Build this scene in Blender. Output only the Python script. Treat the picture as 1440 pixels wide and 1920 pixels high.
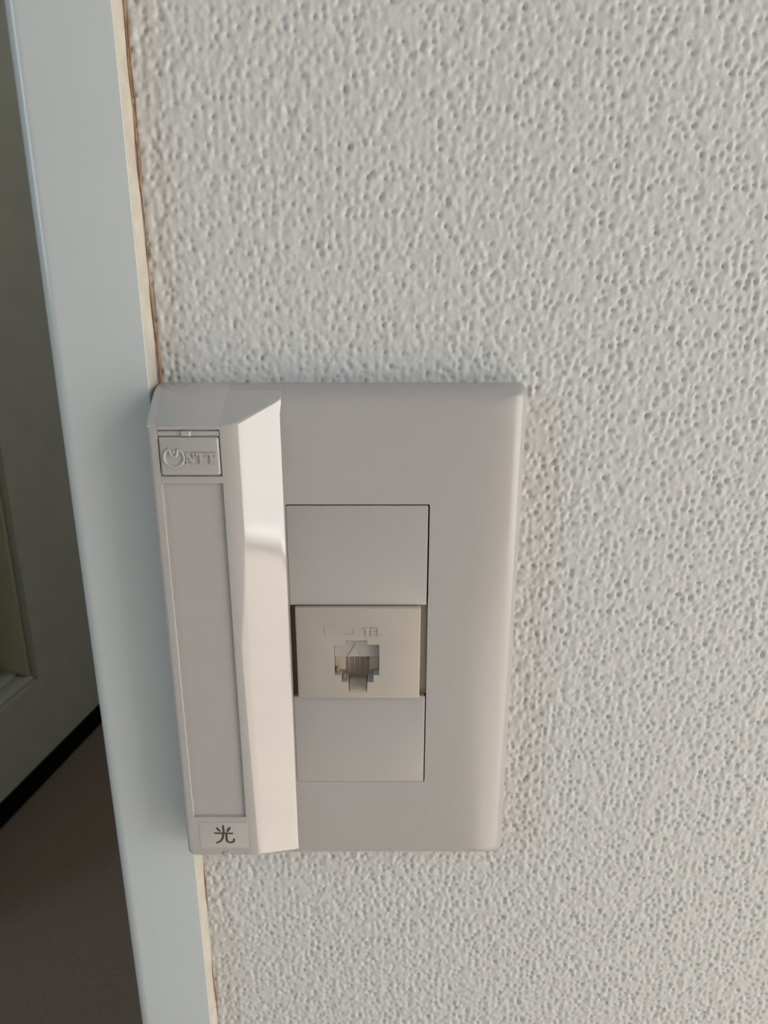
import bpy, bmesh, math
import numpy as np
from mathutils import Vector, Matrix
from mathutils.geometry import tessellate_polygon

S = bpy.context.scene
COL = S.collection
CAMZ = 0.60                      # lens height above the floor
for o in list(bpy.data.objects):
    bpy.data.objects.remove(o)

# ------------------------------------------------------------------ camera
cam_d = bpy.data.cameras.new('camera')
cam = bpy.data.objects.new('camera', cam_d)
COL.objects.link(cam)
cam.location = (0.0, -0.1623, CAMZ)
cam.rotation_euler = (math.radians(90 - 18.5), 0, 0)
cam_d.sensor_fit = 'VERTICAL'
cam_d.sensor_height = 24.0
cam_d.lens = 24.0 * 1442.0 / 1920.0
cam_d.clip_start = 0.005
cam_d.clip_end = 50
cam_d.dof.use_dof = True
cam_d.dof.focus_distance = 0.175
cam_d.dof.aperture_fstop = 26.0
S.camera = cam

# ------------------------------------------------------------------ world, windows' daylight, added hall fill, exposure
wld = bpy.data.worlds.new('world')
S.world = wld
wld.use_nodes = True
wld.node_tree.nodes['Background'].inputs[0].default_value = (0.75, 0.85, 1.0, 1)
wld.node_tree.nodes['Background'].inputs[1].default_value = 0.3

RX, LX, BY = 1.25, -1.75, -2.90      # right wall, left wall, back wall of the room
WR = dict(y0=-1.08, y1=-0.20, z0=0.012, z1=1.50)      # tall window, right wall
WL = dict(y0=-1.25, y1=-0.55, z0=0.50, z1=2.10)      # window, left wall

def daylight(name, x, w, colour, power, sx):
    l = bpy.data.lights.new(name, 'AREA')
    l.shape = 'RECTANGLE'
    l.size = w['z1'] - w['z0']
    l.size_y = w['y1'] - w['y0']
    l.color = colour
    l.energy = power
    o = bpy.data.objects.new(name, l)
    COL.objects.link(o)
    o.location = (x, (w['y0'] + w['y1']) / 2, (w['z0'] + w['z1']) / 2)
    o.rotation_euler = (0, math.radians(90 * sx), 0)
    return o
daylight('daylight_right', RX + 0.04, WR, (1.0, 0.98, 0.945), 33, 1)
daylight('daylight_left', LX - 0.04, WL, (0.68, 0.87, 1.0), 26, -1)
HALL_FILL = dict(y0=0.45, y1=1.15, z0=0.80, z1=1.90)      # unseen hall opening, invented for the fill light
daylight('fill_hall', 0.83 + 0.03, HALL_FILL, (1.0, 0.99, 0.92), 8.2, 1)  # unseen fill light, added to brighten the dark hall
# low sun falling through the tall right window onto the floor under it
sun_d = bpy.data.lights.new('sun', 'SUN')
sun_d.energy = 30.0
sun_d.color = (1.0, 0.985, 0.95)
sun_d.angle = math.radians(0.6)
sun = bpy.data.objects.new('sun', sun_d)
COL.objects.link(sun)
sun.location = (4, -0.5, 5)
sun.rotation_euler = Vector((-0.62, 0.04, -0.80)).to_track_quat('-Z', 'Y').to_euler()

S.view_settings.view_transform = 'Standard'
S.view_settings.look = 'None'
S.view_settings.gamma = 1.0
S.view_settings.use_curve_mapping = False
S.view_settings.exposure = -0.88

# ------------------------------------------------------------------ materials
def mat(name, col, rough=0.5, spec=0.5, noise=0.0, nscale=60.0, bump=0.0, bscale=400.0, coat=0.0):
    m = bpy.data.materials.new(name)
    m.use_nodes = True
    nt = m.node_tree
    b = nt.nodes['Principled BSDF']
    b.inputs['Roughness'].default_value = rough
    b.inputs['Specular IOR Level'].default_value = spec
    b.inputs['Coat Weight'].default_value = coat
    b.inputs['Coat Roughness'].default_value = 0.05
    b.inputs['Base Color'].default_value = (*col, 1)
    tc = nt.nodes.new('ShaderNodeTexCoord')
    if noise:
        n = nt.nodes.new('ShaderNodeTexNoise')
        n.inputs['Scale'].default_value = nscale
        n.inputs['Detail'].default_value = 5
        nt.links.new(tc.outputs['Object'], n.inputs['Vector'])
        r = nt.nodes.new('ShaderNodeValToRGB')
        r.color_ramp.elements[0].position = 0.3
        r.color_ramp.elements[1].position = 0.7
        r.color_ramp.elements[0].color = (*[c * (1 - noise) for c in col], 1)
        r.color_ramp.elements[1].color = (*[min(1, c * (1 + noise)) for c in col], 1)
        nt.links.new(n.outputs['Fac'], r.inputs['Fac'])
        nt.links.new(r.outputs['Color'], b.inputs['Base Color'])
    if bump:
        n = nt.nodes.new('ShaderNodeTexNoise')
        n.inputs['Scale'].default_value = bscale
        n.inputs['Detail'].default_value = 3
        nt.links.new(tc.outputs['Object'], n.inputs['Vector'])
        bp = nt.nodes.new('ShaderNodeBump')
        bp.inputs['Strength'].default_value = 1.0
        bp.inputs['Distance'].default_value = bump
        nt.links.new(n.outputs['Fac'], bp.inputs['Height'])
        nt.links.new(bp.outputs['Normal'], b.inputs['Normal'])
    return m

M = {}
M['paper'] = mat('wallpaper_vinyl', (0.605, 0.610, 0.605), 0.55, 0.35, noise=0.05, nscale=500, bump=0.00006, bscale=1900)
M['paper_far'] = mat('wallpaper_vinyl_plain', (0.605, 0.610, 0.605), 0.6, 0.3, noise=0.03, nscale=500, bump=0.0003, bscale=620)
M['plaster'] = mat('room_wallpaper', (0.55, 0.51, 0.47), 0.7, 0.3, noise=0.03, nscale=40)
M['ceil'] = mat('ceiling_paper', (0.85, 0.84, 0.82), 0.8, 0.2, noise=0.02, nscale=40)
M['plastic'] = mat('white_plastic', (0.445, 0.424, 0.419), 0.24, 0.6, noise=0.008, nscale=300)
M['plastic_box'] = mat('white_plastic_cover', (0.445, 0.429, 0.422), 0.07, 1.0, noise=0.008, nscale=300)
M['cream'] = mat('cream_plastic', (0.455, 0.415, 0.37), 0.35, 0.4, noise=0.015, nscale=300)
M['creamdark'] = mat('cream_plastic_inner', (0.46, 0.40, 0.33), 0.45, 0.4, noise=0.02, nscale=300)
M['brown'] = mat('shaded_gap_brown', (0.24, 0.14, 0.11), 0.6, 0.3, noise=0.03)  # brown holds the shade of the gap left of the jack
M['sticker'] = mat('clear_sticker', (0.50, 0.482, 0.465), 0.4, 0.4, noise=0.01)
M['ink'] = mat('grey_ink', (0.075, 0.066, 0.058), 0.6, 0.3, noise=0.05)
M['gold'] = mat('brass_contact', (0.38, 0.32, 0.12), 0.35, 0.5, noise=0.05)
M['seal'] = mat('yellowed_sealant', (0.56, 0.53, 0.45), 0.5, 0.4, noise=0.10, nscale=220)
M['stain'] = mat('brown_stain', (0.34, 0.20, 0.11), 0.7, 0.2, noise=0.35, nscale=500)
M['halldoor'] = mat('grey_painted_panel', (0.42, 0.43, 0.37), 0.45, 0.4, noise=0.05, nscale=30)
M['hallpanel'] = mat('pale_green_panel', (0.46, 0.46, 0.34), 0.5, 0.4, noise=0.05, nscale=30)
M['black'] = mat('shade_gap_black', (0.004, 0.004, 0.004), 0.8, 0.05, noise=0.1)  # near-black colour stands in for shade in the gap
M['hallwall'] = mat('hall_wallpaper', (0.30, 0.29, 0.26), 0.8, 0.2, noise=0.03)
M['floor'] = mat('brown_floor_sheet', (0.22, 0.17, 0.14), 0.75, 0.15, noise=0.10, nscale=260)
M['roomfloor'] = mat('light_wood_floor', (0.57, 0.485, 0.405), 0.4, 0.4, noise=0.08, nscale=12)
M['sun_block'] = mat('sun_block_white', (0.75, 0.78, 0.76), 0.6, 0.4, noise=0.02)  # opaque white for the added sun-blocking pane
M['alu'] = mat('window_frame_paint', (0.55, 0.55, 0.55), 0.4, 0.5, noise=0.02)

# away from the outlet the same woven relief is a bump: knots 2 mm apart with pits between
nt = M['paper_far'].node_tree
bp = next(n for n in nt.nodes if n.type == 'BUMP')
tc = next(n for n in nt.nodes if n.type == 'TEX_COORD')
vo = nt.nodes.new('ShaderNodeTexVoronoi')
vo.inputs['Scale'].default_value = 520
vo.inputs['Randomness'].default_value = 0.85
nt.links.new(tc.outputs['Object'], vo.inputs['Vector'])
ad = nt.nodes.new('ShaderNodeMath'); ad.operation = 'ADD'
nt.links.new(vo.outputs['Distance'], ad.inputs[0])
nt.links.new(bp.inputs['Height'].links[0].from_socket, ad.inputs[1])
nt.links.new(ad.outputs[0], bp.inputs['Height'])
bp.inputs['Distance'].default_value = 0.0009

# painted casing with one small smudge
m = mat('white_painted_wood', (0.58, 0.622, 0.63), 0.17, 0.5, noise=0.012, nscale=35)
nt = m.node_tree
b = nt.nodes['Principled BSDF']
src = b.inputs['Base Color'].links[0].from_socket
geo = nt.nodes.new('ShaderNodeNewGeometry')
dist = nt.nodes.new('ShaderNodeVectorMath'); dist.operation = 'DISTANCE'
dist.inputs[1].default_value = (-0.0684, -0.004, CAMZ - 0.1032)
nt.links.new(geo.outputs['Position'], dist.inputs[0])
mr = nt.nodes.new('ShaderNodeMapRange')
mr.inputs['From Min'].default_value = 0.0004
mr.inputs['From Max'].default_value = 0.0016
mr.inputs['To Min'].default_value = 0.35
mr.inputs['To Max'].default_value = 0.0
nt.links.new(dist.outputs['Value'], mr.inputs['Value'])
mx = nt.nodes.new('ShaderNodeMix'); mx.data_type = 'RGBA'
nt.links.new(mr.outputs['Result'], mx.inputs['Factor'])
nt.links.new(src, mx.inputs['A'])
mx.inputs['B'].default_value = (0.22, 0.22, 0.20, 1)
nt.links.new(mx.outputs['Result'], b.inputs['Base Color'])
M['casing'] = m

# ------------------------------------------------------------------ helpers
def W(x, d, z):
    """millimetres: x to the right, d out of the wall, z relative to lens height"""
    return Vector((x / 1000.0, -d / 1000.0, CAMZ + z / 1000.0))

def finish(name, bm, material, parent=None, smooth=None):
    bmesh.ops.remove_doubles(bm, verts=bm.verts, dist=1e-7)
    bmesh.ops.recalc_face_normals(bm, faces=bm.faces)
    me = bpy.data.meshes.new(name)
    bm.to_mesh(me); bm.free()
    me.materials.append(M[material])
    if smooth is not None:
        me.shade_smooth()
        me.set_sharp_from_angle(angle=math.radians(smooth))
    o = bpy.data.objects.new(name, me)
    COL.objects.link(o)
    if parent:
        o.parent = parent
        o.matrix_parent_inverse = parent_world(parent).inverted()
    return o

def parent_world(p):
    m = Matrix.Translation(p.location) @ p.rotation_euler.to_matrix().to_4x4()
    if p.parent:
        m = parent_world(p.parent) @ p.matrix_parent_inverse @ m
    return m

def struct(o, label=None, cat=None):
    o['kind'] = 'structure'
    if label: o['label'] = label
    if cat: o['category'] = cat
    return o

def box(bm, a, b):
    x0, y0, z0 = a; x1, y1, z1 = b
    v = [bm.verts.new(p) for p in ((x0,y0,z0),(x1,y0,z0),(x1,y1,z0),(x0,y1,z0),(x0,y0,z1),(x1,y0,z1),(x1,y1,z1),(x0,y1,z1))]
    for f in ((0,1,2,3),(4,5,6,7),(0,1,5,4),(1,2,6,5),(2,3,7,6),(3,0,4,7)):
        bm.faces.new([v[i] for i in f])

def boxes(name, lst, material, parent=None, bevel=0.0):
    bm = bmesh.new()
    for a, b in lst: box(bm, a, b)
    if bevel:
        bmesh.ops.bevel(bm, geom=list(bm.edges), offset=bevel, segments=2, affect='EDGES', profile=0.5)
    return finish(name, bm, material, parent, 40 if bevel else None)

def ring(x0, x1, zb, zt, r, d, n=6):
    """rounded rectangle at distance d from the wall; r may be one radius or four (bl, br, tr, tl)"""
    rs = (r,) * 4 if not isinstance(r, (tuple, list)) else r
    pts = []
    for (cx, cz, sx, sz, a0), rr in zip(((x0, zb, 1, 1, 180), (x1, zb, -1, 1, 270), (x1, zt, -1, -1, 0), (x0, zt, 1, -1, 90)), rs):
        for k in range(n):
            a = math.radians(a0 + 90 * k / (n - 1))
            pts.append((cx + sx * rr + rr * math.cos(a), d, cz + sz * rr + rr * math.sin(a)))
    return pts

def loft(bm, rings, cap0=False, cap1=True):
    vs = [[bm.verts.new(W(*p)) for p in r] for r in rings]
    n = len(vs[0])
    for a, b in zip(vs, vs[1:]):
        for i in range(n):
            j = (i + 1) % n
            bm.faces.new((a[i], a[j], b[j], b[i]))
    if cap0: bm.faces.new(vs[0])
    if cap1: bm.faces.new(vs[-1])

def pad(name, x0, x1, zb, zt, d0, d1, material, parent, r=0.3, bev=0.15, n=4):
    """thin moulded piece with rounded front edges"""
    bm = bmesh.new()
    rs = [ring(x0, x1, zb, zt, r, d0, n), ring(x0, x1, zb, zt, r, d1 - bev, n)]
    for k in (1, 2, 3):
        a = math.radians(30 * k)
        i = bev * (1 - math.cos(a))
        rs.append(ring(x0 + i, x1 - i, zb + i, zt - i, max(r - i, 0.02), d1 - bev + bev * math.sin(a), n))
    loft(bm, rs, True, True)
    return finish(name, bm, material, parent, 35)

def prism_xz(bm, pts, d0, d1):
    """closed outline in (x, z) pushed from d0 to d1"""
    n = len(pts)
    a = [bm.verts.new(W(x, d0, z)) for x, z in pts]
    b = [bm.verts.new(W(x, d1, z)) for x, z in pts]
    for i in range(n):
        j = (i + 1) % n
        bm.faces.new((a[i], a[j], b[j], b[i]))
    for vs in (a, b):
        for t in tessellate_polygon([[Vector((p[0], p[1], 0)) for p in pts]]):
            bm.faces.new([vs[i] for i in t])

def stroke(bm, pts, widths, d0, d1, segs=8):
    """a flat pen stroke with round ends; pts in (x, z)"""
    P = [Vector(p) for p in pts]
    if not isinstance(widths, (list, tuple)): widths = [widths] * len(P)
    L, R = [], []
    for i, p in enumerate(P):
        t = (P[min(i + 1, len(P) - 1)] - P[max(i - 1, 0)]).normalized()
        nrm = Vector((-t.y, t.x)) * widths[i] / 2
        L.append(p + nrm); R.append(p - nrm)
    def arc(c, a, w):
        out = []
        for k in range(1, segs):
            t = math.pi * k / segs
            v = a - c
            out.append(c + Vector((v.x * math.cos(t) + v.y * math.sin(t), -v.x * math.sin(t) + v.y * math.cos(t))))
        return out
    poly = L + arc(P[-1], L[-1], widths[-1]) + R[::-1] + arc(P[0], R[0], widths[0])
    prism_xz(bm, [(q.x, q.y) for q in poly], d0, d1)

def tube(bm, pts, rad, n=8, closed=False):
    """round tube through points given as (x, d, z) mm; rad one value or list"""
    P = [W(*p) for p in pts]
    rr = rad if isinstance(rad, (list, tuple)) else [rad] * len(P)
    rings = []
    for i, p in enumerate(P):
        if closed:
            t = (P[(i + 1) % len(P)] - P[i - 1]).normalized()
        else:
            t = (P[min(i + 1, len(P) - 1)] - P[max(i - 1, 0)]).normalized()
        ref = Vector((0, -1, 0)) if abs(t.y) < 0.9 else Vector((1, 0, 0))
        u = t.cross(ref).normalized(); v = t.cross(u)
        rings.append([bm.verts.new(p + (u * math.cos(2 * math.pi * k / n) + v * math.sin(2 * math.pi * k / n)) * rr[i] / 1000) for k in range(n)])
    pairs = list(zip(rings, rings[1:])) + ([(rings[-1], rings[0])] if closed else [])
    for a, b in pairs:
        for i in range(n):
            j = (i + 1) % n
            bm.faces.new((a[i], a[j], b[j], b[i]))
    if not closed:
        bm.faces.new(rings[0]); bm.faces.new(rings[-1])

def lettering(name, text, x, z, d, size, extrude, material, parent, shear=0.0, sx=1.0, bevel=0.0, weight=0.0, tilt=0.0):
    """raised letters (mm), left edge x and baseline z, standing on distance d"""
    c = bpy.data.curves.new(name, 'FONT')
    c.body = text; c.size = size / 1000.0 / 0.72; c.extrude = extrude / 1000.0
    c.bevel_depth = bevel / 1000.0; c.bevel_resolution = 2; c.shear = shear; c.offset = weight / 1000.0
    t = bpy.data.objects.new(name + '_tmp', c)
    COL.objects.link(t)
    dg = bpy.context.evaluated_depsgraph_get()
    me = bpy.data.meshes.new_from_object(t.evaluated_get(dg))
    bpy.data.objects.remove(t); bpy.data.curves.remove(c)
    me.transform(Matrix.Translation(W(x, d, z)) @ Matrix.Rotation(math.radians(tilt), 4, 'Y') @ Matrix.Rotation(math.radians(90), 4, 'X') @ Matrix.Diagonal((sx, 1, 1, 1)))
    me.name = name
    me.materials.clear(); me.materials.append(M[material])
    me.shade_smooth(); me.set_sharp_from_angle(angle=math.radians(40))
    o = bpy.data.objects.new(name, me)
    COL.objects.link(o)
    o.parent = parent
    o.matrix_parent_inverse = parent_world(parent).inverted()
    return o

def empty(name, loc, rz=0.0):
    o = bpy.data.objects.new(name, None)
    COL.objects.link(o)
    o.location = loc; o.rotation_euler = (0, 0, rz)
    o.empty_display_size = 0.02
    return o

# ------------------------------------------------------------------ room shell
HALL_Y = 1.45
struct(boxes('floor', [((LX - .12, BY - .12, -0.05), (RX + .12, 0.06, 0.0))], 'roomfloor'),
       'light floor of the room in front of the outlet wall', 'floor')
hf = struct(boxes('floor', [((-1.75, 0.06, -0.05), (0.95, HALL_Y + .12, 0.0))], 'floor'),
            'dim brown floor sheet beyond the white door frame', 'floor')
hf.name = 'floor_hall'
struct(boxes('ceiling', [((LX - .12, BY - .12, 2.4), (RX + .12, HALL_Y + .12, 2.46))], 'ceil'),
       'pale ceiling over the room and the hall', 'ceiling')

def window_wall(name, x0, x1, w):
    return struct(boxes(name, [((x0, BY, 0), (x1, w['y0'], 2.4)), ((x0, w['y1'], 0), (x1, 0.0, 2.4)),
                        ((x0, w['y0'], 0), (x1, w['y1'], w['z0'])), ((x0, w['y0'], w['z1']), (x1, w['y1'], 2.4))], 'plaster'))
window_wall('wall_right', RX, RX + .12, WR)
window_wall('wall_left', LX - .12, LX, WL)
struct(boxes('wall_back', [((LX - .12, BY - .12, 0), (RX + .12, BY, 2.4))], 'plaster'))
struct(boxes('wall_hall_back', [((-1.75, HALL_Y, 0), (0.95, HALL_Y + .12, 2.4))], 'hallwall'))
struct(boxes('wall_hall_left', [((-1.75, 0.12, 0), (-1.63, HALL_Y, 2.4))], 'hallwall'))
struct(boxes('wall_hall_right', [((0.83, 0.12, 0), (0.95, HALL_FILL['y0'], 2.4)), ((0.83, HALL_FILL['y1'], 0), (0.95, HALL_Y, 2.4)),
    ((0.83, HALL_FILL['y0'], 0), (0.95, HALL_FILL['y1'], HALL_FILL['z0'])), ((0.83, HALL_FILL['y0'], HALL_FILL['z1']), (0.95, HALL_FILL['y1'], 2.4))], 'hallwall'))  # opening made for the added hall fill

def window_frame(n, x, w):
    e = struct(empty('window_%d' % n, (x, (w['y0'] + w['y1']) / 2, w['z0'])))
    t = 0.03
    y0, y1, z0, z1 = w['y0'], w['y1'], w['z0'], w['z1']
    for a, b in (((x - .03, y0, z0), (x + .03, y0 + t, z1)), ((x - .03, y1 - t, z0), (x + .03, y1, z1)),
                 ((x - .03, y0 + t, z0), (x + .03, y1 - t, z0 + (t if z0 > .1 else .008))), ((x - .03, y0 + t, z1 - t), (x + .03, y1 - t, z1))):
        boxes('frame_rail', [(a, b)], 'alu', e, 0.002)
    return e
window_frame(1, RX + .0, WR)
window_frame(2, LX - .0, WL)
w3 = window_frame(3, 0.83, HALL_FILL)  # invented window frame around the added hall fill
boxes('sun_block_pane', [((0.885, HALL_FILL['y0'] - .02, HALL_FILL['z0'] - .02), (0.893, HALL_FILL['y1'] + .02, HALL_FILL['z1'] + .02))], 'sun_block', w3)  # opaque unseen pane, added to keep the sun out of the hall

# ---- the outlet wall: woven vinyl wallpaper, real relief around the outlet
PX0, PX1, PZ0, PZ1 = -0.0530, 0.210, CAMZ - 0.290, CAMZ + 0.115
STEP = 0.00033
def relief():
    nx = int(round((PX1 - PX0) / STEP)) + 1
    nz = int(round((PZ1 - PZ0) / STEP)) + 1
    rng = np.random.default_rng(7)
    fx = np.fft.fftfreq(nx, STEP)[None, :]
    fz = np.fft.fftfreq(nz, STEP)[:, None]
    def band(cx, cz, wx, wz):
        """noise whose grain repeats about every 1/cx by 1/cz metres"""
        n = np.fft.fft2(rng.standard_normal((nz, nx)))
        g = np.exp(-((np.abs(fx) - cx) / wx) ** 2 - ((np.abs(fz) - cz) / wz) ** 2)
        h = np.real(np.fft.ifft2(n * g))
        return h / h.std()
    def splat(px, pz, jit, wmin, wmax, sx, sz, keep, stag=True):
        """a jittered lattice of soft dots px by pz apart (metres), each sx by sz in radius"""
        img = np.zeros((nz, nx))
        rows = int((PZ1 - PZ0) / pz) + 1; cols = int((PX1 - PX0) / px) + 1
        r, c = np.meshgrid(np.arange(rows), np.arange(cols), indexing='ij')
        x = (c + (0.5 * (r % 2) if stag else 0)) * px + rng.normal(0, jit, r.shape) * px
        z = r * pz + rng.normal(0, jit, r.shape) * pz
        w = rng.uniform(wmin, wmax, r.shape) * (rng.random(r.shape) < keep)
        xi = np.clip((x / STEP).astype(int), 0, nx - 1); zi = np.clip((z / STEP).astype(int), 0, nz - 1)
        np.add.at(img, (zi, xi), w)
        k = np.exp(-2 * math.pi ** 2 * ((fx * sx) ** 2 + (fz * sz) ** 2)) * (2 * math.pi * sx * sz / STEP ** 2)
        return np.real(np.fft.ifft2(np.fft.fft2(img) * k))
    pits = np.roll(splat(0.00180, 0.00178, 0.24, 0.5, 1.7, 0.00031, 0.00035, 0.78, False), int(0.00090 / STEP), 1)
    pits = np.minimum(pits, 1.9)
    ridges = splat(0.00180, 0.00200, 0.22, 0.2, 1.2, 0.00032, 0.00058, 0.85, False)
    knots = splat(0.00170, 0.00170, 0.35, 0.2, 1.3, 0.00034, 0.00034, 0.7)
    h = -1.30 * pits + 0.80 * ridges + 0.55 * knots + 0.10 * band(0, 0, 300, 300) + 0.09 * band(0, 0, 1300, 1300)
    h = h - np.median(h)
    return nx, nz, h

nx, nz, H = relief()
AMP = 0.00026
xs = np.linspace(PX0, PX1, nx); zs = np.linspace(PZ0, PZ1, nz)
X, Z = np.meshgrid(xs, zs)
co = np.stack([X, -H * AMP, Z], -1).reshape(-1, 3)
ii = np.arange(nx * nz).reshape(nz, nx)
q = np.stack([ii[:-1, :-1], ii[:-1, 1:], ii[1:, 1:], ii[1:, :-1]], -1).reshape(-1, 4)
nq = len(q)
TH = 0.12
extra_v, extra_f = [], []
def ebox(a, b):
    k = len(co) + len(extra_v)
    x0, y0, z0 = a; x1, y1, z1 = b
    extra_v.extend([(x0,y0,z0),(x1,y0,z0),(x1,y1,z0),(x0,y1,z0),(x0,y0,z1),(x1,y0,z1),(x1,y1,z1),(x0,y1,z1)])
    for f in ((0,3,2,1),(4,5,6,7),(0,1,5,4),(1,2,6,5),(2,3,7,6),(3,0,4,7)):
        extra_f.append([k + i for i in f])
ebox((PX0, 0.0, 0), (RX, TH, PZ0)); ebox((PX0, 0.0, PZ1), (RX, TH, 2.4)); ebox((PX1, 0.0, PZ0), (RX, TH, PZ1))
ebox((PX0, 0.004, PZ0), (PX1, TH, PZ1))                       # plasterboard behind the relief
DX0, DX1, DZ = -0.870, PX0, 2.02                              # doorway
ebox((LX, 0.0, 0), (DX0, TH, 2.4)); ebox((DX0, 0.0, DZ), (DX1, TH, 2.4))
allco = np.vstack([co, np.array(extra_v)])
allf = np.vstack([q, np.array(extra_f)])
me = bpy.data.meshes.new('wall_front')
me.vertices.add(len(allco)); me.vertices.foreach_set('co', allco.ravel().astype(np.float32))
me.loops.add(allf.size); me.loops.foreach_set('vertex_index', allf.ravel().astype(np.int32))
me.polygons.add(len(allf)); me.polygons.foreach_set('loop_start', np.arange(0, allf.size, 4, dtype=np.int32))
me.materials.append(M['paper']); me.materials.append(M['paper_far'])
mi = np.zeros(len(allf), np.int32); mi[nq:] = 1
me.polygons.foreach_set('material_index', mi)
sm = np.zeros(len(allf), bool); sm[:nq] = True
me.polygons.foreach_set('use_smooth', sm)
me.update(calc_edges=True); me.validate()
wf = bpy.data.objects.new('wall_front', me)
COL.objects.link(wf)
struct(wf, 'off-white woven-texture vinyl wallpaper on the outlet wall', 'wall')

# ---- door frame: one profile run up both sides and across the head
trim = struct(empty('trim_1', (-0.058, 0.0, 0.0)), 'white painted door frame beside the outlet', 'door frame')
def frame_profile(x_in, x_out, s):
    """(x, d) outline in mm; x_in is the edge against the wallpaper, x_out the edge in the doorway; s = +1 when x_out lies to the left"""
    r = 3.4
    pts = [(x_in, -130.0), (x_in, 3.85), (x_in - s * 0.12, 4.0)]
    for k in range(7):
        a = math.radians(15 * k)
        pts.append((x_out + s * r * (1 - math.sin(a)), 4.0 - r + r * math.cos(a)))
    pts += [(x_out, -130.0)]
    return pts
def run_profile(name, prof, z0, z1):
    bm = bmesh.new()
    a = [bm.verts.new((x / 1000, -d / 1000, z0)) for x, d in prof]
    b = [bm.verts.new((x / 1000, -d / 1000, z1)) for x, d in prof]
    n = len(prof)
    for i in range(n):
        j = (i + 1) % n
        bm.faces.new((a[i], a[j], b[j], b[i]))
    bm.faces.new(a); bm.faces.new(b)
    return finish(name, bm, 'casing', trim, 35)
run_profile('jamb', frame_profile(-48.4, -68.6, 1), 0.0, 2.0)
run_profile('jamb', frame_profile(-872, -852, -1), 0.0, 2.0)
boxes('head_jamb', [((-0.872, -0.004, 2.0), (-0.0484, 0.13, 2.022))], 'casing', trim, 0.002)

# yellowed sealant in the corner and the brown line along the paper's edge
rng = np.random.default_rng(3)
def wander(n, amp, k=9):
    w = np.convolve(rng.standard_normal(n + 2 * k), np.hanning(k), 'same')[k:-k]
    return w / w.std() * amp
zz = np.arange(-260, 90, 1.5)
bm = bmesh.new()
w1 = wander(len(zz), 0.10); w2 = wander(len(zz), 0.10)
rows = []
for z, a, c in zip(zz, w1, w2):
    rows.append([bm.verts.new(W(*p)) for p in ((-48.6, 3.75, z), (-48.34, 3.7, z), (-48.2 + .3 * a, 2.4, z), (-47.95 + .6 * a, 1.2, z), (-47.75 + a, 0.45 + .4 * c, z), (-47.55 + a, -0.1, z), (-48.6, -0.1, z))])
for a, b in zip(rows, rows[1:]):
    for i in range(7):
        j = (i + 1) % 7
        bm.faces.new((a[i], a[j], b[j], b[i]))
bm.faces.new(rows[0]); bm.faces.new(rows[-1])
finish('sealant_bead', bm, 'seal', trim, 60)
w2 = wander(len(zz), 0.13, 13)
bm = bmesh.new()
rad = np.clip(0.13 + wander(len(zz), 0.07, 15), 0.03, 0.3)
rad = np.where(zz < -150, rad * 0.7, rad)
tube(bm, [(-47.30 + a, 0.16, z) for a, z in zip(w2, zz)], list(rad), 6)
finish('stained_paper_edge', bm, 'stain', trim, 60)
w3 = wander(len(zz), 0.14, 11)
bm = bmesh.new()
rad = np.clip(0.05 + wander(len(zz), 0.06, 9), 0.02, 0.2)
rad = np.where(zz < -150, rad * 0.5, rad)
tube(bm, [(-46.85 + a, 0.12, z) for a, z in zip(w3, zz)], list(rad), 6)
finish('stained_paper_edge', bm, 'stain', trim, 60)

# ------------------------------------------------------------------ the wall outlet
out = empty('wall_outlet', W(-8.6, 0, -144.5))
out['label'] = 'white plastic telephone and optical fibre wall outlet beside the door frame'
out['category'] = 'outlet'

# faceplate with its opening
bm = bmesh.new()
L0 = -31.8
loft(bm, [
    ring(L0, 30.0, -144.3, -25.5, (0.2, 1.6, 1.6, 0.2), -0.2),
    ring(L0, 29.9, -144.0, -25.75, (0.2, 1.7, 1.7, 0.2), 2.6),
    ring(L0, 29.5, -143.6, -26.25, (0.2, 1.8, 1.8, 0.2), 4.2),
    ring(L0, 29.0, -143.2, -26.6, (0.2, 1.9, 1.9, 0.2), 4.95),
    ring(L0, 28.4, -142.9, -26.9, (0.2, 1.9, 1.9, 0.2), 5.4),
    ring(L0, 27.6, -142.5, -27.2, (0.2, 1.9, 1.9, 0.2), 5.8),
    ring(L0, 26.8, -142.2, -27.5, (0.2, 1.8, 1.8, 0.2), 6.1),
    ring(L0, 25.5, -141.8, -28.1, (0.2, 1.5, 1.5, 0.2), 6.45),
    ring(L0, 23.0, -141.0, -29.2, (0.2, 1.0, 1.0, 0.2), 6.8),
    ring(L0, 19.5, -139.8, -30.8, (0.2, 0.6, 0.6, 0.2), 7.0),
    ring(-20.95, 9.75, -120.55, -50.25, 0.35, 7.0),
    ring(-20.95, 9.75, -120.55, -50.25, 0.35, 2.2),
], cap1=False)
finish('faceplate', bm, 'plastic', out, 28)
pad('mounting_frame', -21.2, 10.0, -120.9, -50.0, 1.0, 2.6, 'brown', out, 0.2, 0.1)
pad('blank_insert', -20.90, 9.42, -73.75, -50.60, 2.6, 6.95, 'plastic', out, 0.25, 0.12)
pad('blank_insert', -20.90, 9.48, -120.52, -97.00, 2.6, 6.98, 'plastic', out, 0.25, 0.10)

for x0, x1 in ((-20.93, -19.8), (8.2, 9.73)):
    pad('gap_strip', x0, x1, -96.98, -73.8, 2.5, 5.7, 'brown' if x0 < 0 else 'creamdark', out, 0.1, 0.1, 3)  # added strips; gap shade in their colour, left darker than right

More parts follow.
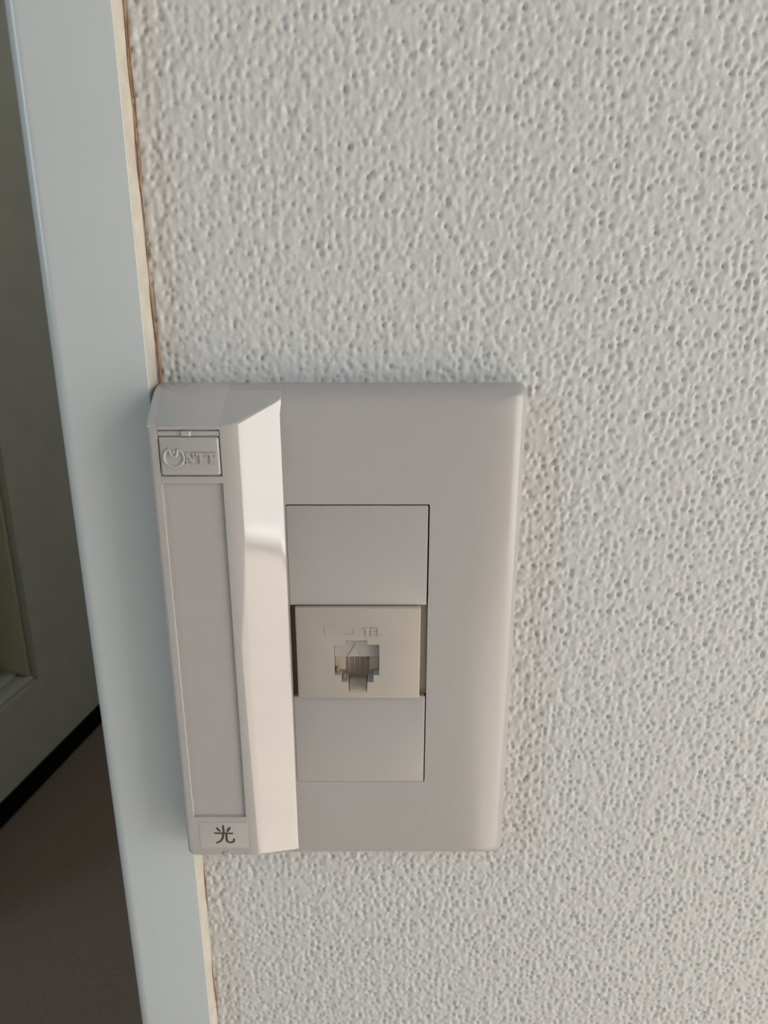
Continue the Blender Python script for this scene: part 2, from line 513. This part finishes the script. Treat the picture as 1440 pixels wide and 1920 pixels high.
# modular jack with its stepped socket
jack = empty('modular_jack', W(-5.8, 2.6, -96.9)); jack.parent = out
jack.matrix_parent_inverse = parent_world(out).inverted()
jack['label'] = 'cream modular telephone jack'
jx0, jx1, jz0, jz1, jd = -19.75, 8.15, -96.95, -74.05, 7.75
sock = [(-11.3, -83.2), (-8.6, -83.2), (-8.6, -82.1), (-3.8, -82.1), (-3.8, -83.2), (-1.1, -83.2),
        (-1.1, -91.0), (-2.4, -91.0), (-2.4, -92.8), (-3.8, -92.8), (-3.95, -95.4), (-8.05, -95.4), (-8.2, -92.8), (-9.7, -92.8), (-9.7, -91.0), (-11.3, -91.0)]
bm = bmesh.new()
bv = 0.3
outer = ring(jx0 + bv, jx1 - bv, jz0 + 0.05, jz1 - bv, 0.15, jd, 3)
o2 = [(p[0], p[2]) for p in outer]
poly = [[Vector((x, z, 0)) for x, z in o2], [Vector((x, z, 0)) for x, z in sock]]
flat = o2 + sock
fv = [bm.verts.new(W(x, jd, z)) for x, z in flat]
for t in tessellate_polygon(poly):
    bm.faces.new([fv[i] for i in t])
no = len(o2)
rs = [fv[:no]]
for i, dd in ((0.16, jd - 0.05), (0.05, jd - 0.14), (0.0, jd - 0.3), (0.0, 2.6)):
    rs.append([bm.verts.new(W(*p)) for p in ring(jx0 + i, jx1 - i, jz0 + 0.0, jz1 - i, 0.2, dd, 3)])
for a, b in zip(rs, rs[1:]):
    for i in range(no):
        j = (i + 1) % no
        bm.faces.new((a[i], a[j], b[j], b[i]))
hv = fv[no:]
hb = [bm.verts.new(W(x, jd - 4.2, z)) for x, z in sock]
for i in range(len(sock)):
    j = (i + 1) % len(sock)
    bm.faces.new((hv[i], hv[j], hb[j], hb[i]))
for t in tessellate_polygon([[Vector((x, z, 0)) for x, z in sock]]):
    bm.faces.new([hb[i] for i in t])
finish('jack_housing', bm, 'cream', jack, 35)
# shutter across the upper half of the socket, with its raised triangle
bm = bmesh.new()
prism_xz(bm, [(-11.2, -87.1), (-1.2, -87.1), (-1.2, -83.3), (-3.9, -83.3), (-3.9, -82.2), (-8.5, -82.2), (-8.5, -83.3), (-11.2, -83.3)], jd - 4.1, jd - 1.7)
sh = finish('shutter', bm, 'plastic', jack)
bm = bmesh.new()
stroke(bm, [(-8.1, -86.9), (-6.55, -84.0), (-5.0, -86.9)], 0.22, jd - 1.72, jd - 1.56)
finish('triangle_mark', bm, 'plastic', sh, 35)
# wedge that takes the plug's latch
bm = bmesh.new()
xa, xb = -7.95, -4.05
prof = [(jd - 4.15, -93.5), (jd - 2.6, -93.5), (jd - 0.1, -95.0), (jd - 0.02, -95.35), (jd - 4.15, -95.35)]
va = [bm.verts.new(W(xa, d, z)) for d, z in prof]
vb = [bm.verts.new(W(xb, d, z)) for d, z in prof]
for i in range(5):
    j = (i + 1) % 5
    bm.faces.new((va[i], va[j], vb[j], vb[i]))
bm.faces.new(va); bm.faces.new(vb)
finish('latch_ramp', bm, 'creamdark', jack)
# side blocks in the socket and two contact tips
for x0, x1 in ((-11.2, -8.9), (-3.3, -1.2)):
    pad('side_block', x0, x1, -90.9, -87.2, jd - 4.1, jd - 2.4, 'creamdark', jack, 0.1, 0.1, 3)
for x, z in ((-10.65, -90.45), (-9.2, -92.25)):
    bm = bmesh.new()
    tube(bm, [(x, jd - 2.6, z), (x, jd - 1.5, z), (x, jd - 1.2, z)], [0.42, 0.42, 0.25], 10)
    finish('contact', bm, 'gold', jack, 40)
for k in range(4):
    bm = bmesh.new()
    x = -8.1 + k * 1.25
    tube(bm, [(x, jd - 3.9, -92.0), (x, jd - 3.3, -89.6), (x, jd - 3.0, -87.3)], 0.13, 6)
    finish('contact_wire', bm, 'creamdark', jack, 60)
# raised lettering above the socket
lettering('raised_lettering', 'TEL', -4.75, -81.0, jd, 2.05, 0.10, 'cream', jack, sx=0.98, bevel=0.06)
bm = bmesh.new()
stroke(bm, [(-13.35, -78.9), (-13.15, -79.9), (-12.75, -80.8)], 0.2, jd - 0.02, jd + 0.09)
finish('raised_mark', bm, 'cream', jack, 40)
bm = bmesh.new()
stroke(bm, [(-9.2, -80.2), (-8.5, -80.75), (-7.7, -80.85), (-6.95, -80.55), (-6.65, -79.9), (-6.8, -79.2)], 0.22, jd - 0.02, jd + 0.09)
finish('raised_mark', bm, 'cream', jack, 40)

# side cover: the raised box along the door frame
cover = empty('side_cover', W(-38.5, 0, -144.3)); cover.parent = out
cover.matrix_parent_inverse = parent_world(out).inverted()
cover['label'] = 'raised optical fibre cover with a glossy sloping flank'
bm = bmesh.new()
def shoulder(n=9):
    """rings of the rounding between the sloping flank and the flat front"""
    A = math.radians(32.9); R = 6.43; cx, cd = -32.44, 13.0 - R
    out_r = []
    for k in range(n + 1):
        t = A * (1 - k / n)
        x = cx + R * math.sin(t); d = cd + R * math.cos(t)
        u = min(1.0, max(0.0, (d - 11.97) / 1.03)); w = 1 - math.sqrt(1 - u * u)
        out_r.append(ring(-47.2 + 1.1 * w, x, -137.65 + .4 * u + .6 * w, -31.5 - .3 * u - .55 * w, (1.8, 0.5, 0.5, 0.5), d))
    return out_r
loft(bm, [
    ring(-47.2, -20.9, -143.8, -25.5, (1.8, 0.3, 0.3, 0.3), -0.2),
    ring(-47.2, -20.9, -142.9, -25.9, (1.8, 0.3, 0.3, 0.3), 3.0),
    ring(-47.2, -20.9, -142.0, -26.55, (1.8, 0.3, 0.3, 0.3), 5.0),
    ring(-47.2, -21.0, -140.8, -27.75, (1.8, 0.3, 0.3, 0.3), 6.75),
    ring(-47.2, -21.5, -140.5, -28.05, (1.8, 0.3, 0.3, 0.3), 7.15),
    ring(-47.2, -22.2, -140.3, -28.4, (1.8, 0.3, 0.3, 0.3), 7.6),
] + shoulder() + [
    ring(-45.0, -32.55, -126.0, -32.75, 0.25, 13.0),
    ring(-44.95, -32.6, -125.95, -32.8, 0.25, 12.45),
], cap1=True)
finish('cover_body', bm, 'plastic_box', cover, 22)
# sloping top cap
bm = bmesh.new()
prof = [(0.2, -25.45), (3.0, -25.78), (5.0, -26.42), (6.75, -27.58), (7.6, -28.22), (9.6, -29.75), (11.55, -31.07), (13.12, -32.15)]
rows = []
for d, z in prof:
    f = d / 13.12
    xl = -45.9 + 1.0 * f; xr = -31.8 - 0.85 * f
    rows.append([bm.verts.new(W(*q)) for q in ((xl, d, z - 0.6), (xl, d, z - 0.04), (xl + .1, d, z), (xr - .1, d, z), (xr, d, z - 0.04), (xr, d, z - 0.6))])
for a, b in zip(rows, rows[1:]):
    for i in range(6):
        j = (i + 1) % 6
        bm.faces.new((a[i], a[j], b[j], b[i]))
bm.faces.new(rows[0]); bm.faces.new(rows[-1])
finish('top_cap', bm, 'plastic_box', cover, 35)
pad('top_strip', -44.9, -32.65, -34.05, -33.15, 12.3, 12.86, 'plastic_box', cover, 0.05, 0.04)
pad('tab', -40.3, -38.3, -34.15, -33.05, 12.4, 13.3, 'plastic_box', cover, 0.05, 0.35)
# badge with the raised logo
bd = 13.22
badge = pad('badge_plate', -44.78, -32.85, -42.15, -34.3, 12.4, bd, 'plastic_box', cover, 0.5, 0.42, 6)
bm = bmesh.new()
# one continuous loop: a big ring whose ends cross at the top into a small inner loop
cx, cz = -41.95, -38.45
pts = []
for k in range(41):
    a = math.radians(118 + 304 * k / 40)
    pts.append((cx + 2.02 * math.cos(a), bd, cz + 1.95 * math.sin(a)))
e0 = pts[-1]; s0 = pts[0]
inner = [(cx + 0.72, bd, cz + 1.15), (cx + 0.62, bd, cz + 0.55), (cx + 0.30, bd, cz + 0.18), (cx - 0.1, bd, cz + 0.10), (cx - 0.48, bd, cz + 0.35), (cx - 0.60, bd, cz + 0.85), (cx - 0.72, bd, cz + 1.35)]
loop = pts + inner
rads = [0.30] * len(pts) + [0.26] * len(inner)
tube(bm, loop, rads, 8, closed=True)
finish('raised_logo', bm, 'plastic_box', badge, 60)
bm = bmesh.new()
tube(bm, [(cx - 0.05, bd, cz + 1.45), (cx + 0.05, bd, cz + 0.95)], [0.2, 0.3], 8)
finish('raised_logo', bm, 'plastic_box', badge, 60)
def raised_letter(polys):
    bm = bmesh.new()
    for pts in polys:
        prism_xz(bm, pts, bd - 0.05, bd + 0.27)
    o = finish('raised_letter', bm, 'plastic_box', badge, 30)
    return o
def letter_T(x, z, w, h):
    c = x + w / 2
    return [[(x, z + h), (x, z + h * .66), (x + .14, z + h * .66), (x + .3, z + h * .83), (c - .27, z + h * .83), (c - .27, z + .2), (c - .5, z + .2), (c - .5, z),
             (c + .5, z), (c + .5, z + .2), (c + .27, z + .2), (c + .27, z + h * .83), (x + w - .3, z + h * .83), (x + w - .14, z + h * .66), (x + w, z + h * .66), (x + w, z + h)]]
def letter_N(x, z, w, h):
    return [[(x, z + h), (x, z + h - .2), (x + .28, z + h - .2), (x + .28, z + .2), (x, z + .2), (x, z), (x + .8, z), (x + .8, z + .2), (x + .53, z + .2), (x + .53, z + h * .68),
             (x + w - .55, z), (x + w - .27, z), (x + w - .27, z + h - .2), (x + w, z + h - .2), (x + w, z + h), (x + w - .8, z + h), (x + w - .8, z + h - .2),
             (x + w - .53, z + h - .2), (x + w - .53, z + h * .42), (x + .75, z + h)]]
raised_letter(letter_N(-39.75, -39.75, 2.15, 2.3))
raised_letter(letter_T(-37.5, -39.75, 1.95, 2.3))
raised_letter(letter_T(-35.45, -39.75, 1.95, 2.3))
# bar between badge and the long recessed panel
pad('cross_bar', -44.97, -32.58, -43.85, -42.45, 12.3, 13.0, 'plastic_box', cover, 0.05, 0.06)
# sticker with the character for light (optical)
st = pad('sticker', -43.85, -32.45, -134.75, -127.45, 12.9, 13.06, 'sticker', cover, 0.1, 0.03)
bm = bmesh.new()
dk0, dk1 = 13.05, 13.075
gx, gz = -38.15, -131.2
def G(*p): return [(gx + a, gz + b) for a, b in p]
stroke(bm, G((0.0, 2.75), (0.03, 0.9)), [0.53, 0.50], dk0, dk1)
stroke(bm, G((-1.5, 2.15), (-0.92, 1.35)), [0.53, 0.53], dk0, dk1 + .002)
stroke(bm, G((1.45, 2.15), (0.95, 1.35)), [0.62, 0.58], dk0, dk1 + .004)
stroke(bm, G((-2.05, 0.72), (2.1, 0.66)), [0.45, 0.45], dk0, dk1 + .006)
stroke(bm, G((-0.12, 0.75), (-0.2, -0.3), (-0.5, -1.15), (-1.0, -1.7), (-1.8, -2.1)), [0.55, 0.55, 0.53, 0.50, 0.45], dk0, dk1 + .008)
stroke(bm, G((0.62, 0.7), (0.62, -1.2), (0.78, -1.75), (1.25, -1.98), (1.95, -1.92), (2.3, -1.7), (2.38, -1.0)), [0.55, 0.55, 0.53, 0.50, 0.50, 0.53, 0.45], dk0, dk1 + .010)
finish('printed_character', bm, 'ink', st)
# small catch under the sticker
pad('catch', -38.6, -37.1, -137.35, -135.9, 12.0, 13.25, 'plastic_box', cover, 0.1, 0.2)

# ------------------------------------------------------------------ cupboard in the hall, seen through the doorway
cup = empty('hall_cupboard', (-0.400, 0.61, 0.0), math.radians(-11.3))
cup['label'] = 'dim grey-green panelled cupboard over a black-painted shadow gap beyond the door frame'
cup['category'] = 'cupboard'
CM = Matrix.Translation(cup.location) @ cup.rotation_euler.to_matrix().to_4x4()
def cb(name, lst, material, parent=None, bevel=0.0):
    """boxes in the cupboard's own frame: x<0 is inside, y runs along the front, metres"""
    bm = bmesh.new()
    for a, b in lst: box(bm, a, b)
    if bevel:
        bmesh.ops.bevel(bm, geom=list(bm.edges), offset=bevel, segments=2, affect='EDGES', profile=0.5)
    bmesh.ops.transform(bm, matrix=CM, verts=bm.verts)
    return finish(name, bm, material, parent or cup, 40 if bevel else None)
Y0, Y1, T = -0.30, 0.50, 1.95
GAP_H = 0.036
cb('shade_gap', [((-0.36, Y0 + .01, 0.0), (-0.006, Y1, GAP_H))], 'black')  # solid black strip painted for the shaded gap under the door
cb('carcass', [((-0.38, Y0, GAP_H), (-0.062, Y1, T))], 'halldoor')
RY0, RY1, RZ0, RZ1 = -0.20, 0.008, 0.135, 1.75         # recess in the door
door = cb('cupboard_door', [((-0.060, Y0, GAP_H), (0.0, RY0, T)), ((-0.060, RY1, GAP_H), (0.0, Y1, T)),
                            ((-0.060, RY0, GAP_H), (0.0, RY1, RZ0)), ((-0.060, RY0, RZ1), (0.0, RY1, T))], 'halldoor')
cb('door_panel', [((-0.060, RY0 + .001, RZ0 + .001), (-0.045, RY1 - .001, RZ1 - .001))], 'hallpanel', door)
cb('moulding', [((-0.045, RY1 - .006, RZ0 + .007), (-0.008, RY1 - .0005, RZ1 - .007))], 'hallpanel', door, 0.001)
cb('moulding', [((-0.045, RY0 + .0005, RZ0 + .0005), (-0.022, RY1 - .001, RZ0 + .010))], 'halldoor', door, 0.0015)
cb('moulding', [((-0.0215, RY0 + .0005, RZ0 + .0005), (-0.004, RY1 - .001, RZ0 + .006))], 'halldoor', door, 0.0015)
